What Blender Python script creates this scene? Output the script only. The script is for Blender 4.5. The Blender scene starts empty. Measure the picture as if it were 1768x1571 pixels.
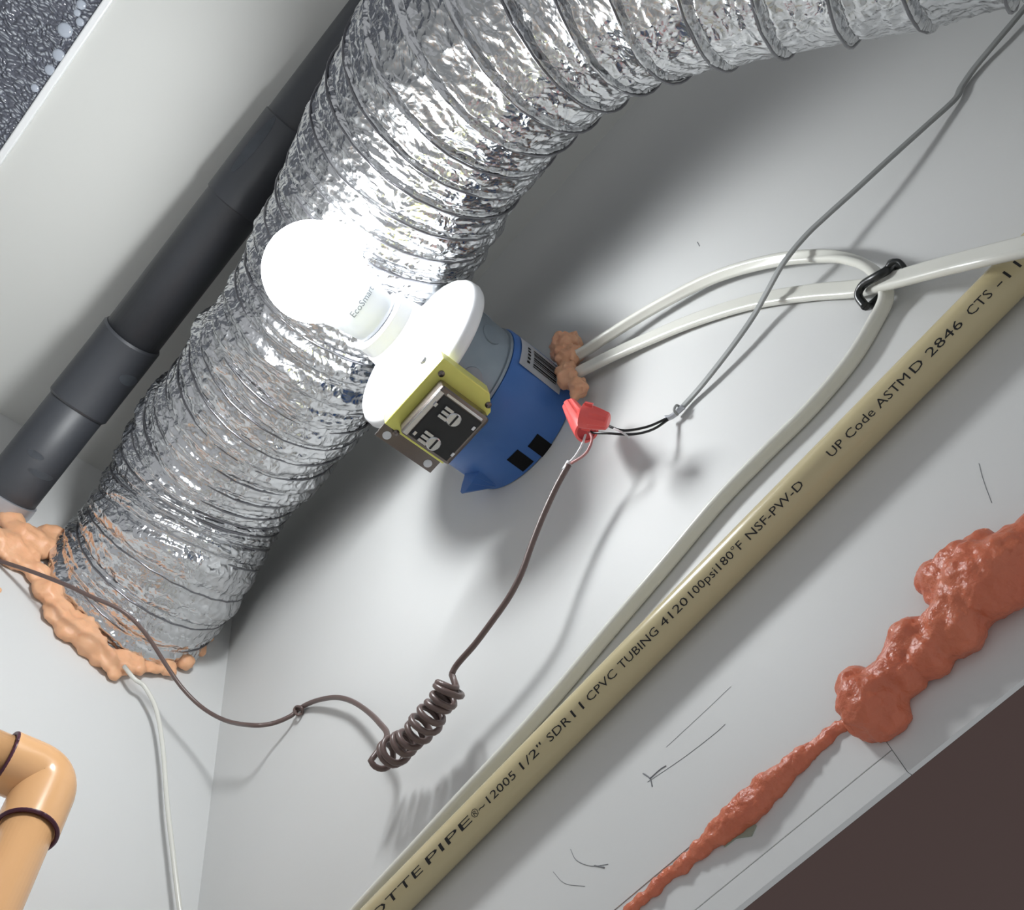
import bpy, bmesh, math, random
import numpy as np
from mathutils import Vector, Matrix

random.seed(7)
rng = np.random.default_rng(11)
scene = bpy.context.scene
COL = scene.collection

# ------------------------------------------------------------------ camera
# Room frame: X runs towards the back wall (X=0), Y is the distance from the right wall (Y=0),
# Z is up, ceiling at Z=HC.  The camera looks up and towards the corner, rolled.
HC = 2.4
F = 1650.0
CX, CY = 884.0, 785.5
AX = np.array([[-0.66670, 0.70180, 0.25090],      # room X expressed in camera (right, down, forward)
               [-0.72380, -0.52940, -0.44250],    # room Y
               [-0.17770, -0.47660, 0.86100]])    # room Z
u_, s_, v_ = np.linalg.svd(AX)
AX = u_ @ v_
CAM = np.array([-0.520, 0.295, HC - 0.880])

cam_d = bpy.data.cameras.new('camera')
cam_d.sensor_width = 36.0
cam_d.lens = F / 1768.0 * 36.0
cam_d.clip_start = 0.01
cam = bpy.data.objects.new('camera', cam_d)
COL.objects.link(cam)
right, up, back = AX[:, 0], -AX[:, 1], -AX[:, 2]
cam.matrix_world = Matrix(((right[0], up[0], back[0], CAM[0]),
                           (right[1], up[1], back[1], CAM[1]),
                           (right[2], up[2], back[2], CAM[2]),
                           (0, 0, 0, 1)))
scene.camera = cam

# ------------------------------------------------------------------ world, exposure
world = bpy.data.worlds.new('world')
scene.world = world
world.use_nodes = True
world.node_tree.nodes['Background'].inputs[0].default_value = (0.95, 0.97, 1.0, 1)
world.node_tree.nodes['Background'].inputs[1].default_value = 0.46
vs = scene.view_settings
vs.view_transform = 'Standard'
vs.look = 'None'
vs.gamma = 1.0
vs.use_curve_mapping = False
vs.exposure = 0.0
BULB_STRENGTH = 106.0

# ------------------------------------------------------------------ measuring helpers
def ray(x, y):
    return AX @ np.array([(x - CX) / F, (y - CY) / F, 1.0])
def at(x, y, depth):
    return Vector(CAM + ray(x, y) * depth)
def on_right(x, y, h=0.0):      # point h in front of the right wall
    r = ray(x, y); return Vector(CAM + r * ((h - CAM[1]) / r[1]))
def on_back(x, y, h=0.0):       # point h in front of the back wall
    r = ray(x, y); return Vector(CAM + r * ((-h - CAM[0]) / r[0]))
def on_level(x, y, z):          # point at height z
    r = ray(x, y); return Vector(CAM + r * ((z - CAM[2]) / r[2]))
def on_ceiling(x, y, h=0.0):
    return on_level(x, y, HC - h)

# ------------------------------------------------------------------ materials
def srgb(r, g, b):
    f = lambda c: (c / 255 / 12.92) if c / 255 <= .04045 else ((c / 255 + .055) / 1.055) ** 2.4
    return (f(r), f(g), f(b), 1)
def mat(name, col, rough=.5, metal=0., spec=.5, noise=0., nscale=30., bump=0., bscale=80., col2=None,
        coat=0., sss=0., emit=None, estr=0., trans=0., voro=False):
    m = bpy.data.materials.new(name); m.use_nodes = True
    nt = m.node_tree; p = nt.nodes['Principled BSDF']
    p.inputs['Base Color'].default_value = col
    p.inputs['Roughness'].default_value = rough
    p.inputs['Metallic'].default_value = metal
    p.inputs['Specular IOR Level'].default_value = spec
    p.inputs['Coat Weight'].default_value = coat
    p.inputs['Transmission Weight'].default_value = trans
    if sss:
        p.inputs['Subsurface Weight'].default_value = sss
        p.inputs['Subsurface Radius'].default_value = (.006, .003, .002)
        p.inputs['Subsurface Scale'].default_value = 1.0
    if emit:
        p.inputs['Emission Color'].default_value = emit
        p.inputs['Emission Strength'].default_value = estr
    tc = nt.nodes.new('ShaderNodeTexCoord')
    if noise > 0 or col2:
        n = nt.nodes.new('ShaderNodeTexNoise'); n.inputs['Scale'].default_value = nscale
        n.inputs['Detail'].default_value = 4
        nt.links.new(tc.outputs['Object'], n.inputs['Vector'])
        mx = nt.nodes.new('ShaderNodeMix'); mx.data_type = 'RGBA'
        c2 = col2 if col2 else tuple(c * (1 - noise) for c in col[:3]) + (1,)
        mx.inputs[6].default_value = col; mx.inputs[7].default_value = c2
        nt.links.new(n.outputs['Fac'], mx.inputs[0])
        nt.links.new(mx.outputs[2], p.inputs['Base Color'])
    if bump > 0:
        if voro:
            b = nt.nodes.new('ShaderNodeTexVoronoi')
            out = b.outputs['Distance']
        else:
            b = nt.nodes.new('ShaderNodeTexNoise'); b.inputs['Detail'].default_value = 5
            out = b.outputs['Fac']
        b.inputs['Scale'].default_value = bscale
        nt.links.new(tc.outputs['Object'], b.inputs['Vector'])
        bp = nt.nodes.new('ShaderNodeBump'); bp.inputs['Strength'].default_value = bump
        bp.inputs['Distance'].default_value = .001
        nt.links.new(out, bp.inputs['Height'])
        nt.links.new(bp.outputs['Normal'], p.inputs['Normal'])
    return m

M = {}
M['wall'] = mat('white_wall_paint', srgb(214, 215, 214), .55, noise=.05, nscale=6, bump=.12, bscale=60)
M['ceil'] = mat('white_ceiling_paint', srgb(216, 217, 213), .55, noise=.05, nscale=4, bump=.12, bscale=40)
M['brown'] = mat('brown_soffit_shade', srgb(100, 78, 73), .8, noise=.06, nscale=8)  # brown tone with the shade of the unlit underside put in
M['foam'] = mat('orange_spray_foam', srgb(236, 188, 150), .45, col2=srgb(226, 166, 124), nscale=45, bump=.6, bscale=160, sss=.25)
M['foam_pink'] = mat('salmon_spray_foam', srgb(216, 128, 95), .26, col2=srgb(194, 98, 70), nscale=55, bump=.9, bscale=420, sss=.25)
M['foam_tan'] = mat('tan_spray_foam', srgb(228, 180, 146), .5, col2=srgb(212, 152, 118), nscale=60, bump=.6, bscale=200, sss=.2)
M['abs'] = mat('black_abs_plastic', srgb(62, 65, 71), .5, noise=.35, nscale=14, spec=.8, bump=.15, bscale=60)
M['smear'] = mat('grey_smear_and_highlight', srgb(116, 122, 130), .5, noise=.5, nscale=90)
M['strap'] = mat('galvanised_strap', srgb(190, 192, 198), .35, metal=.6)
M['cpvc'] = mat('cream_cpvc', srgb(198, 185, 146), .25, noise=.06, nscale=20, spec=.5)
M['ink'] = mat('black_ink', srgb(24, 24, 26), .6)
M['cable'] = mat('white_cable_sheath', srgb(222, 222, 214), .25, noise=.05, nscale=40)
M['greywire'] = mat('grey_wire_sheath', srgb(150, 152, 151), .4)
M['brownwire'] = mat('brown_wire_sheath', srgb(100, 83, 79), .35)
M['blackwire'] = mat('black_wire', srgb(22, 22, 24), .35)
M['whitewire'] = mat('white_wire', srgb(220, 220, 222), .35)
M['pinkwire'] = mat('pink_wire', srgb(176, 124, 122), .4)
M['red'] = mat('coral_red_plastic', srgb(236, 96, 92), .35)
M['red_dark'] = mat('deep_red_plastic', srgb(190, 50, 54), .45)
M['blue'] = mat('blue_box_plastic', srgb(62, 108, 176), .42, noise=.1, nscale=30)
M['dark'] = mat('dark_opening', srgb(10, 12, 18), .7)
M['galv'] = mat('galvanised_steel', srgb(148, 160, 170), .42, metal=.55, col2=srgb(120, 132, 142), nscale=50)
M['porcelain'] = mat('white_lampholder_plastic', srgb(236, 238, 240), .3)
M['collar'] = mat('white_bulb_collar', srgb(222, 226, 230), .35)
M['yellow'] = mat('yellow_zinc_plate', srgb(232, 232, 120), .35, metal=.25, col2=srgb(214, 212, 120), nscale=30)
M['bronze'] = mat('dark_plate_and_shade', srgb(120, 112, 108), .25, metal=.9)
M['chrome'] = mat('bright_steel_edge', srgb(210, 210, 214), .18, metal=1.)
M['black'] = mat('black_paper_face', srgb(26, 28, 30), .45)
M['screw'] = mat('nickel_screw', srgb(200, 202, 204), .25, metal=.9)
M['sticker'] = mat('white_sticker', srgb(214, 218, 224), .4)
M['orange'] = mat('tan_orange_cpvc', srgb(226, 176, 126), .22, noise=.05, nscale=20)
M['purple'] = mat('purple_primer', srgb(74, 32, 52), .4)
M['tie'] = mat('black_tie', srgb(18, 22, 22), .35)
M['frame'] = mat('white_window_bead', srgb(240, 242, 242), .3)
M['pencil'] = mat('grey_pencil', srgb(128, 130, 134), .7)
M['patch'] = mat('bare_board_patch', srgb(150, 156, 140), .8)
M['glow'] = mat('lit_bulb_diffuser', (1, 1, 1, 1), .5, emit=(.96, .985, 1.0, 1), estr=BULB_STRENGTH)

def foil_material():
    m = bpy.data.materials.new('aluminium_foil'); m.use_nodes = True
    nt = m.node_tree; p = nt.nodes['Principled BSDF']
    p.inputs['Base Color'].default_value = (.68, .69, .705, 1)
    p.inputs['Metallic'].default_value = 1.0
    p.inputs['Roughness'].default_value = .19
    tc = nt.nodes.new('ShaderNodeTexCoord')
    nz = nt.nodes.new('ShaderNodeTexNoise'); nz.inputs['Scale'].default_value = 40; nz.inputs['Detail'].default_value = 3
    nt.links.new(tc.outputs['Object'], nz.inputs['Vector'])
    ad = nt.nodes.new('ShaderNodeVectorMath'); ad.operation = 'SCALE'; ad.inputs['Scale'].default_value = .02
    nt.links.new(nz.outputs['Color'], ad.inputs[0])
    a2 = nt.nodes.new('ShaderNodeVectorMath'); a2.operation = 'ADD'
    nt.links.new(tc.outputs['Object'], a2.inputs[0]); nt.links.new(ad.outputs[0], a2.inputs[1])
    hs = []
    for sc in (110, 260):
        v = nt.nodes.new('ShaderNodeTexVoronoi'); v.inputs['Scale'].default_value = sc
        nt.links.new(a2.outputs[0], v.inputs['Vector']); hs.append(v)
    mul = nt.nodes.new('ShaderNodeMath'); mul.operation = 'MULTIPLY'; mul.inputs[1].default_value = .4
    nt.links.new(hs[1].outputs['Distance'], mul.inputs[0])
    sm = nt.nodes.new('ShaderNodeMath'); sm.operation = 'ADD'
    nt.links.new(hs[0].outputs['Distance'], sm.inputs[0]); nt.links.new(mul.outputs[0], sm.inputs[1])
    bp = nt.nodes.new('ShaderNodeBump'); bp.inputs['Strength'].default_value = .5; bp.inputs['Distance'].default_value = .003
    nt.links.new(sm.outputs[0], bp.inputs['Height'])
    nt.links.new(bp.outputs['Normal'], p.inputs['Normal'])
    return m
M['foil'] = foil_material()
M['steelwire'] = mat('wire_and_gap_shade', srgb(128, 128, 132), .28, metal=.95)

def glass_material():
    m = bpy.data.materials.new('condensation_glass'); m.use_nodes = True
    nt = m.node_tree; p = nt.nodes['Principled BSDF']
    p.inputs['Base Color'].default_value = srgb(92, 96, 104)
    p.inputs['Roughness'].default_value = .16
    p.inputs['Specular IOR Level'].default_value = .8
    tc = nt.nodes.new('ShaderNodeTexCoord')
    mp = nt.nodes.new('ShaderNodeMapping'); mp.inputs['Scale'].default_value = (1, .62, 1)
    mp.inputs['Rotation'].default_value = (0, 0, .5)
    nt.links.new(tc.outputs['Object'], mp.inputs['Vector'])
    dz = nt.nodes.new('ShaderNodeTexNoise'); dz.inputs['Scale'].default_value = 60
    nt.links.new(tc.outputs['Object'], dz.inputs['Vector'])
    sc = nt.nodes.new('ShaderNodeVectorMath'); sc.operation = 'SCALE'; sc.inputs['Scale'].default_value = .010
    nt.links.new(dz.outputs['Color'], sc.inputs[0])
    ad = nt.nodes.new('ShaderNodeVectorMath'); ad.operation = 'ADD'
    nt.links.new(mp.outputs[0], ad.inputs[0]); nt.links.new(sc.outputs[0], ad.inputs[1])
    v = nt.nodes.new('ShaderNodeTexVoronoi'); v.inputs['Scale'].default_value = 400
    nt.links.new(ad.outputs[0], v.inputs['Vector'])
    bp = nt.nodes.new('ShaderNodeBump'); bp.inputs['Strength'].default_value = 1.0; bp.inputs['Distance'].default_value = .003
    bp.invert = True
    nt.links.new(v.outputs['Distance'], bp.inputs['Height'])
    nt.links.new(bp.outputs['Normal'], p.inputs['Normal'])
    # condensed droplets: the light they scatter put into pale beads on dark glass
    rp = nt.nodes.new('ShaderNodeValToRGB')
    rp.color_ramp.elements[0].position = .12; rp.color_ramp.elements[0].color = srgb(190, 196, 204)
    rp.color_ramp.elements[1].position = .50; rp.color_ramp.elements[1].color = srgb(92, 95, 106)
    nt.links.new(v.outputs['Distance'], rp.inputs['Fac'])
    nt.links.new(rp.outputs['Color'], p.inputs['Base Color'])
    return m
M['pane'] = glass_material()
M['drop'] = mat('water_drop', srgb(176, 184, 196), .06, spec=1.0)

# ------------------------------------------------------------------ object helpers
def obj(name, me, m, parent=None, smooth=True):
    if isinstance(me, bmesh.types.BMesh):
        d = bpy.data.meshes.new(name); me.to_mesh(d); me.free(); me = d
    o = bpy.data.objects.new(name, me); COL.objects.link(o)
    if m is not None:
        me.materials.clear(); me.materials.append(M[m] if isinstance(m, str) else m)
    if smooth:
        me.polygons.foreach_set('use_smooth', [True] * len(me.polygons))
    if parent is not None:
        o.parent = parent
        o.matrix_parent_inverse = Matrix.Translation(-Vector(parent.location))
    return o
def tag(o, label, cat, group=None, kind=None):
    o['label'] = label; o['category'] = cat
    if group: o['group'] = group
    if kind: o['kind'] = kind
    return o
def struct(o, label, cat):
    return tag(o, label, cat, kind='structure')
def empty(name, loc):
    o = bpy.data.objects.new(name, None); COL.objects.link(o); o.location = loc
    o.empty_display_size = .02
    return o
def shade_angle(o, ang=35):
    me = o.data
    bm = bmesh.new(); bm.from_mesh(me)
    for e in bm.edges:
        if len(e.link_faces) == 2 and e.calc_face_angle(0) > math.radians(ang): e.smooth = False
    bm.to_mesh(me); bm.free()

def box_bm(lo, hi, bevel=0., bm=None):
    bm = bm or bmesh.new()
    r = bmesh.ops.create_cube(bm, size=1)
    for v in r['verts']:
        v.co = Vector([(lo[i] + hi[i]) / 2 + v.co[i] * (hi[i] - lo[i]) for i in range(3)])
    if bevel:
        es = list({e for v in r['verts'] for e in v.link_edges})
        bmesh.ops.bevel(bm, geom=es, offset=bevel, segments=2, affect='EDGES', profile=.5)
    return bm
def box(name, lo, hi, m, parent=None, bevel=0.):
    return obj(name, box_bm(lo, hi, bevel), m, parent, smooth=False)

def catmull(pts, n=12, vals=None):
    P = [Vector(p) for p in pts]
    P = [P[0] * 2 - P[1]] + P + [P[-1] * 2 - P[-2]]
    out = []; vo = []
    V = None
    if vals is not None:
        V = [vals[0]] + list(vals) + [vals[-1]]
    for i in range(1, len(P) - 2):
        for k in range(n):
            t = k / n
            a, b, c, d = P[i - 1], P[i], P[i + 1], P[i + 2]
            out.append(.5 * ((2 * b) + (c - a) * t + (2 * a - 5 * b + 4 * c - d) * t * t + (3 * b - a - 3 * c + d) * t ** 3))
            if V: vo.append(V[i] * (1 - t) + V[i + 1] * t)
    out.append(P[-2])
    if V: vo.append(V[-2]); return out, vo
    return out
def frames(path, ref=None):
    T = []
    n = len(path)
    for i in range(n):
        T.append((path[min(i + 1, n - 1)] - path[max(i - 1, 0)]).normalized())
    N = []
    if ref is not None:
        for t in T:
            r = Vector(ref); r = r - t * r.dot(t); N.append(r.normalized())
    else:
        r = Vector((0, 0, 1)) if abs(T[0].z) < .9 else Vector((1, 0, 0))
        r = (r - T[0] * r.dot(T[0])).normalized(); N.append(r)
        for i in range(1, n):
            q = T[i - 1].rotation_difference(T[i]); r = q @ N[-1]
            r = (r - T[i] * r.dot(T[i])).normalized(); N.append(r)
    B = [T[i].cross(N[i]) for i in range(n)]
    return T, N, B
def tube_bm(path, radius, seg=10, ref=None, section=None, bm=None, cap=True):
    """radius: number or list; section: list of (n, b) offsets used instead of a circle"""
    bm = bm or bmesh.new()
    T, N, B = frames(path, ref)
    rings = []
    for i, p in enumerate(path):
        r = radius[i] if isinstance(radius, (list, tuple)) else radius
        sec = section or [(math.cos(2 * math.pi * k / seg), math.sin(2 * math.pi * k / seg)) for k in range(seg)]
        rings.append([bm.verts.new(p + N[i] * (a * r) + B[i] * (b * r)) for a, b in sec])
    k = len(rings[0])
    for i in range(len(rings) - 1):
        for j in range(k):
            bm.faces.new((rings[i][j], rings[i][(j + 1) % k], rings[i + 1][(j + 1) % k], rings[i + 1][j]))
    if cap:
        bm.faces.new(list(reversed(rings[0]))); bm.faces.new(rings[-1])
    return bm
def lathe_bm(profile, center, axis='Y', seg=64, bm=None, closed_ends=True):
    """profile: (radius, offset along axis) pairs"""
    bm = bm or bmesh.new()
    c = Vector(center); rings = []
    for r, h in profile:
        ring = []
        for k in range(seg):
            a = 2 * math.pi * k / seg
            if axis == 'Y': v = Vector((math.cos(a) * r, h, -math.sin(a) * r))
            elif axis == 'Z': v = Vector((math.cos(a) * r, math.sin(a) * r, h))
            else: v = Vector((h, math.cos(a) * r, math.sin(a) * r))
            ring.append(bm.verts.new(c + v))
        rings.append(ring)
    for i in range(len(rings) - 1):
        for j in range(seg):
            bm.faces.new((rings[i][j], rings[i][(j + 1) % seg], rings[i + 1][(j + 1) % seg], rings[i + 1][j]))
    if closed_ends:
        bm.faces.new(list(reversed(rings[0]))); bm.faces.new(rings[-1])
    bmesh.ops.recalc_face_normals(bm, faces=bm.faces)
    return bm

def freeze(o):
    dg = bpy.context.evaluated_depsgraph_get()
    me = bpy.data.meshes.new_from_object(o.evaluated_get(dg))
    o.modifiers.clear(); o.data = me
    me.polygons.foreach_set('use_smooth', [True] * len(me.polygons))
_tex = {}
def foam_obj(name, blobs, m, voxel=.0022, disp=((.018, .006), (.006, .0022)), parent=None, origin=None):
    """union of squashed balls remeshed into one lumpy skin"""
    bm = bmesh.new()
    for p, r, sc in blobs:
        mt = Matrix.Translation(p) @ Matrix.Diagonal((sc[0], sc[1], sc[2], 1))
        bmesh.ops.create_icosphere(bm, subdivisions=3, radius=r, matrix=mt)
    me = bpy.data.meshes.new(name); bm.to_mesh(me); bm.free()
    o = bpy.data.objects.new(name, me); COL.objects.link(o)
    rm = o.modifiers.new('r', 'REMESH'); rm.mode = 'VOXEL'; rm.voxel_size = voxel
    sm = o.modifiers.new('s', 'SMOOTH'); sm.iterations = 3; sm.factor = .5
    for i, (size, st) in enumerate(disp):
        key = (size,)
        if key not in _tex:
            t = bpy.data.textures.new('clouds%d' % len(_tex), 'CLOUDS'); t.noise_scale = size; t.noise_depth = 2
            _tex[key] = t
        d = o.modifiers.new('d%d' % i, 'DISPLACE'); d.texture = _tex[key]; d.strength = st; d.mid_level = .5
        d.texture_coords = 'GLOBAL'
    bpy.context.view_layer.update()
    freeze(o)
    o.data.materials.clear(); o.data.materials.append(M[m])
    return o

# ------------------------------------------------------------------ setting
XF, YF = -1.7, 1.6          # how far the room goes on beyond the picture
T = .02
wb = struct(box('wall_back', (0, -T, 0), (T, YF, HC), 'wall'), 'white painted back wall that the foil duct enters', 'wall')
Z_SEAM0, Z_SEAM1, Z_BOT = HC - .645, HC - .6675, HC - .6775
wr = struct(box('wall_right', (XF, -T, Z_SEAM0 + .0002), (0, 0, HC), 'wall'),
            'white painted right wall carrying the lamp box, cables and cream pipe', 'wall')
xcut = on_right(1535, 1288).x
box('board', (xcut + .0001, -.003, Z_SEAM1 + .0003), (0, -.0003, Z_SEAM0), 'wall', wr, .0001)
box('board', (xcut + .0001, -.003, Z_BOT), (0, 0, Z_SEAM1 - .0003), 'wall', wr, .0001)
box('board', (XF, -.003, Z_BOT), (xcut - .0001, -.0004, Z_SEAM0), 'wall', wr, .0001)
struct(box('trim_1', (XF, -.9, Z_BOT), (T, -.0031, Z_BOT + .0095), 'brown'), 'dark brown underside below the bottom edge of the white wall', 'soffit')
Y_WIN = .379
struct(box('ceiling', (XF, -T, HC), (T, Y_WIN, HC + T), 'ceil'), 'white painted ceiling panel between wall and skylight', 'ceiling')
win = empty('window_1', (XF / 2, Y_WIN, HC)); struct(win, 'dark skylight pane with condensation behind a white bead', 'window')
box('window_frame', (XF, Y_WIN, HC - .0055), (0, Y_WIN + .006, HC + T), 'frame', win, .0012)
box('pane', (XF, Y_WIN + .006, HC - .0035), (0, YF, HC + .003), 'pane', win)
for i, (px, py, r) in enumerate([(112, 52, 12.5), (101, 95, 10.5), (86, 121, 9), (140, 8, 8), (133, 22, 6), (138, 38, 7), (60, 152, 7)]):
    p = on_level(px, py, HC - .0035)
    rr = r * .78 / F * 1.0
    bm = bmesh.new()
    bmesh.ops.create_uvsphere(bm, u_segments=12, v_segments=8, radius=rr, matrix=Matrix.Translation(p) @ Matrix.Diagonal((1, 1, .35, 1)))
    obj('water_drop', bm, 'drop', win)

# marks on the right wall: pencil scribbles and a bare patch
def mark(pts, r=.00022):
    path = catmull([on_right(x, y, .0001) for x, y in pts], 4)
    return obj('pencil_mark', tube_bm(path, r, 4), 'pencil', wr)
mark([(1118, 1350), (1180, 1308), (1232, 1268), (1252, 1250)], .0001)
mark([(1110, 1335), (1122, 1344), (1126, 1358)], .0003)
mark([(1122, 1344), (1140, 1328), (1150, 1322)], .0003)
mark([(1150, 1290), (1220, 1225), (1262, 1185)], .00008)
mark([(985, 1466), (995, 1485), (1020, 1495), (1050, 1492)], .00015)
mark([(1026, 1494), (1044, 1498)], .0003)
mark([(955, 1505), (975, 1525), (1010, 1530)], .0001)
mark([(1690, 800), (1698, 830), (1712, 868)], .0001)
mark([(1204, 418), (1208, 425)], .0003)
mark([(815, 508), (830, 518)], .0002)
bm = bmesh.new()
vs_ = [bm.verts.new(on_right(x, y, .0003)) for x, y in [(1255, 1450), (1290, 1410), (1305, 1425), (1297, 1443), (1270, 1447), (1250, 1462)]]
f_ = bm.faces.new(vs_)
r_ = bmesh.ops.extrude_face_region(bm, geom=[f_])
for v in r_['geom']:
    if isinstance(v, bmesh.types.BMVert): v.co.y -= .0006
obj('bare_patch', bm, 'patch', wr, smooth=False)

# ------------------------------------------------------------------ flexible foil duct
def duct():
    ctrl = [on_back(236, 1022, -.012), on_back(236, 1022, .0)]
    ctrl = [Vector((.015, .098, HC - .158)), Vector((-.05, .099, HC - .152))]
    ctrl += [at(376, 800, .825), at(548, 575, .745), at(655, 380, .69), at(752, 205, .63), at(870, 55, .57),
             at(1040, -75, .52), at(1260, -160, .475), at(1520, -235, .435), at(1790, -330, .395), at(2150, -470, .36)]
    P = catmull(ctrl, 60)
    # even spacing
    A = np.array([list(p) for p in P]); seg = np.linalg.norm(np.diff(A, axis=0), axis=1); S = np.concatenate([[0], np.cumsum(seg)])
    L = S[-1]; ns = int(L / .0009)
    s = np.linspace(0, L, ns); C = np.stack([np.interp(s, S, A[:, k]) for k in range(3)], 1)
    for _ in range(60):
        C[1:-1] = .5 * C[1:-1] + .25 * (C[:-2] + C[2:])
    path = [Vector(c) for c in C]
    Tn, Nn, Bn = frames(path)
    N = np.array([list(v) for v in Nn]); B = np.array([list(v) for v in Bn])
    nt_ = 400
    th = np.linspace(0, 2 * np.pi, nt_, endpoint=False)
    pitch = .0205 + .0125 * np.clip((s - .38) / .35, 0, 1)
    ph = np.concatenate([[0], np.cumsum(np.diff(s) / pitch[:-1])])
    SS, TH = np.meshgrid(s, th, indexing='ij')
    PH = ph[:, None] + TH / (2 * np.pi)
    ring = np.floor(PH).astype(int); u = PH - ring
    R0 = .0745
    up_ = np.clip((SS - .36) / .3, 0, 1)         # 0 squeezed part, 1 stretched part
    # 2-D cell noise on the unrolled skin
    def hash2(i, j, k):
        h = (i * 374761393 + j * 668265263 + k * 974711) & 0xffffffff
        h = ((h ^ (h >> 13)) * 1274126177) & 0xffffffff
        return ((h ^ (h >> 16)) & 0xffff) / 65535.0
    def worley(x, y, k):
        xi = np.floor(x).astype(np.int64); yi = np.floor(y).astype(np.int64)
        d1 = np.full(x.shape, 9.0); d2 = np.full(x.shape, 9.0); val = np.zeros(x.shape)
        for a in (-1, 0, 1):
            for b in (-1, 0, 1):
                cx = xi + a; cy = yi + b
                px = cx + hash2(cx, cy, k); py = cy + hash2(cx, cy, k + 7)
                d = np.hypot(px - x, py - y)
                v = hash2(cx, cy, k + 13)
                nearer = d < d1
                d2 = np.where(nearer, d1, np.minimum(d2, d)); val = np.where(nearer, v, val); d1 = np.where(nearer, d, d1)
        return d1, d2, val
    def vnoise(x, y, k):
        xi = np.floor(x).astype(np.int64); yi = np.floor(y).astype(np.int64); fx = x - xi; fy = y - yi
        fx = fx * fx * (3 - 2 * fx); fy = fy * fy * (3 - 2 * fy)
        a = hash2(xi, yi, k); b = hash2(xi + 1, yi, k); c = hash2(xi, yi + 1, k); d = hash2(xi + 1, yi + 1, k)
        return (a * (1 - fx) + b * fx) * (1 - fy) + (c * (1 - fx) + d * fx) * fy
    arc = TH * R0
    wob = (vnoise(SS / .03, arc / .05, 3) - .5)
    x1 = SS / .0085 + 1.2 * vnoise(SS / .012, arc / .02, 21); y1 = (arc + .5 * SS) / .019 + .8 * vnoise(SS / .02, arc / .012, 22)
    d1, d2, v1 = worley(x1, y1, 31)
    d3, d4, v3 = worley(SS / .005 + 2 * vnoise(SS / .01, arc / .01, 5), (arc - .6 * SS) / .009, 47)
    crease = (d1 - .5) * .0021 + (d3 - .5) * .0011 + (v1 - .5) * .0005
    pleat = np.sin(2 * np.pi * (3 * u + 1.2 * vnoise(SS / .02, arc / .03, 9))) * .00055 * (1 - up_) * np.sin(np.pi * u)
    env = np.sin(np.pi * u) ** .6
    bulge = np.sin(np.pi * u) * (.0038 * (1 - up_) - .0016 * up_) * (1 + .8 * wob * 2)
    du = np.minimum(u, 1 - u) * pitch[:, None]
    wire = .0011 * np.exp(-(du / .0008) ** 2)
    groove = -(.0042 * up_ + .0012) * np.exp(-(((u * pitch[:, None]) - .0026) / .0012) ** 2)
    ringoff = (np.vectorize(lambda k: hash2(np.int64(k), np.int64(5), 3))(ring[:, 0])[:, None] - .5) * .0
    R = R0 + bulge + pleat + wire + groove + crease * (.25 + .75 * env) * 1.0 + wob * .0035 + ringoff
    V = C[:, None, :] + R[..., None] * (np.cos(TH)[..., None] * N[:, None, :] + np.sin(TH)[..., None] * B[:, None, :])
    V[..., 1] = np.maximum(V[..., 1], .006)
    nv = ns * nt_
    me = bpy.data.meshes.new('foil_skin')
    me.vertices.add(nv); me.vertices.foreach_set('co', V.reshape(-1).astype(np.float32))
    i = np.arange(ns - 1)[:, None]; j = np.arange(nt_)[None, :]; j2 = (j + 1) % nt_
    q = np.stack([i * nt_ + j, i * nt_ + j2, (i + 1) * nt_ + j2, (i + 1) * nt_ + j], -1).reshape(-1)
    nf = (ns - 1) * nt_
    me.loops.add(nf * 4); me.loops.foreach_set('vertex_index', q.astype(np.int32))
    me.polygons.add(nf); me.polygons.foreach_set('loop_start', np.arange(nf, dtype=np.int32) * 4)
    me.update(calc_edges=True); me.validate()
    root = empty('flexible_duct', (.0, .098, HC - .158))
    tag(root, 'crinkled silver foil flexible duct bending from the back wall across the top', 'duct')
    obj('foil_skin', me, 'foil', root)
    # the spring wire; its grey also stands for the shadow in the foil gaps
    tot = ph[-1]; pts = []
    for k in range(int(tot * 48)):
        w = k / 48.0                      # PH value = integer on the wire -> ph(s) + th/2pi = m
        th_ = -2 * math.pi * w
        sv = np.interp(w, ph, s); idx = min(int(sv / L * (ns - 1)), ns - 1)
        r = R0 + .0009 + (np.interp(sv, s, np.zeros(ns)))
        p = C[idx] + r * (math.cos(th_) * N[idx] + math.sin(th_) * B[idx])
        p[1] = max(p[1], .0065)
        pts.append(Vector(p))
    obj('wire_coil', tube_bm(pts, .0008, 8), 'steelwire', root)
    return root
duct()

# spray foam round the duct where it enters the back wall
def bb(px, py, rpx, h=.006, flat=.6):
    p = on_back(px, py, h); d = (p - Vector(CAM)).length
    r = rpx * .80 / F
    return (p, r, (flat, 1, 1))
fb = [bb(*a) for a in [(6, 938, 34), (40, 925, 34), (25, 905, 24), (88, 925, 28), (75, 945, 28), (30, 965, 26), (62, 985, 24),
                       (85, 1020, 26), (100, 1055, 28), (125, 1085, 28), (155, 1110, 28), (185, 1138, 26), (215, 1142, 24),
                       (200, 1155, 18), (262, 1152, 18), (290, 1152, 17), (318, 1140, 18), (342, 1118, 19), (358, 1095, 17),
                       (370, 1070, 13), (240, 1150, 18), (-30, 930, 30), (45, 955, 28), (150, 1075, 26), (115, 1020, 24)]]
fr = foam_obj('spray_foam', fb, 'foam', voxel=.0022, disp=((.02, .010), (.008, .005)))
tag(fr, 'orange spray foam ring sealing the foil duct to the back wall', 'spray foam')
fo = foam_obj('spray_foam', [bb(-3, 1018, 7, .002)], 'foam', voxel=.0012, disp=((.008, .002),))
tag(fo, 'small orange foam crumb on the back wall at the left picture edge', 'spray foam')

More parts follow.
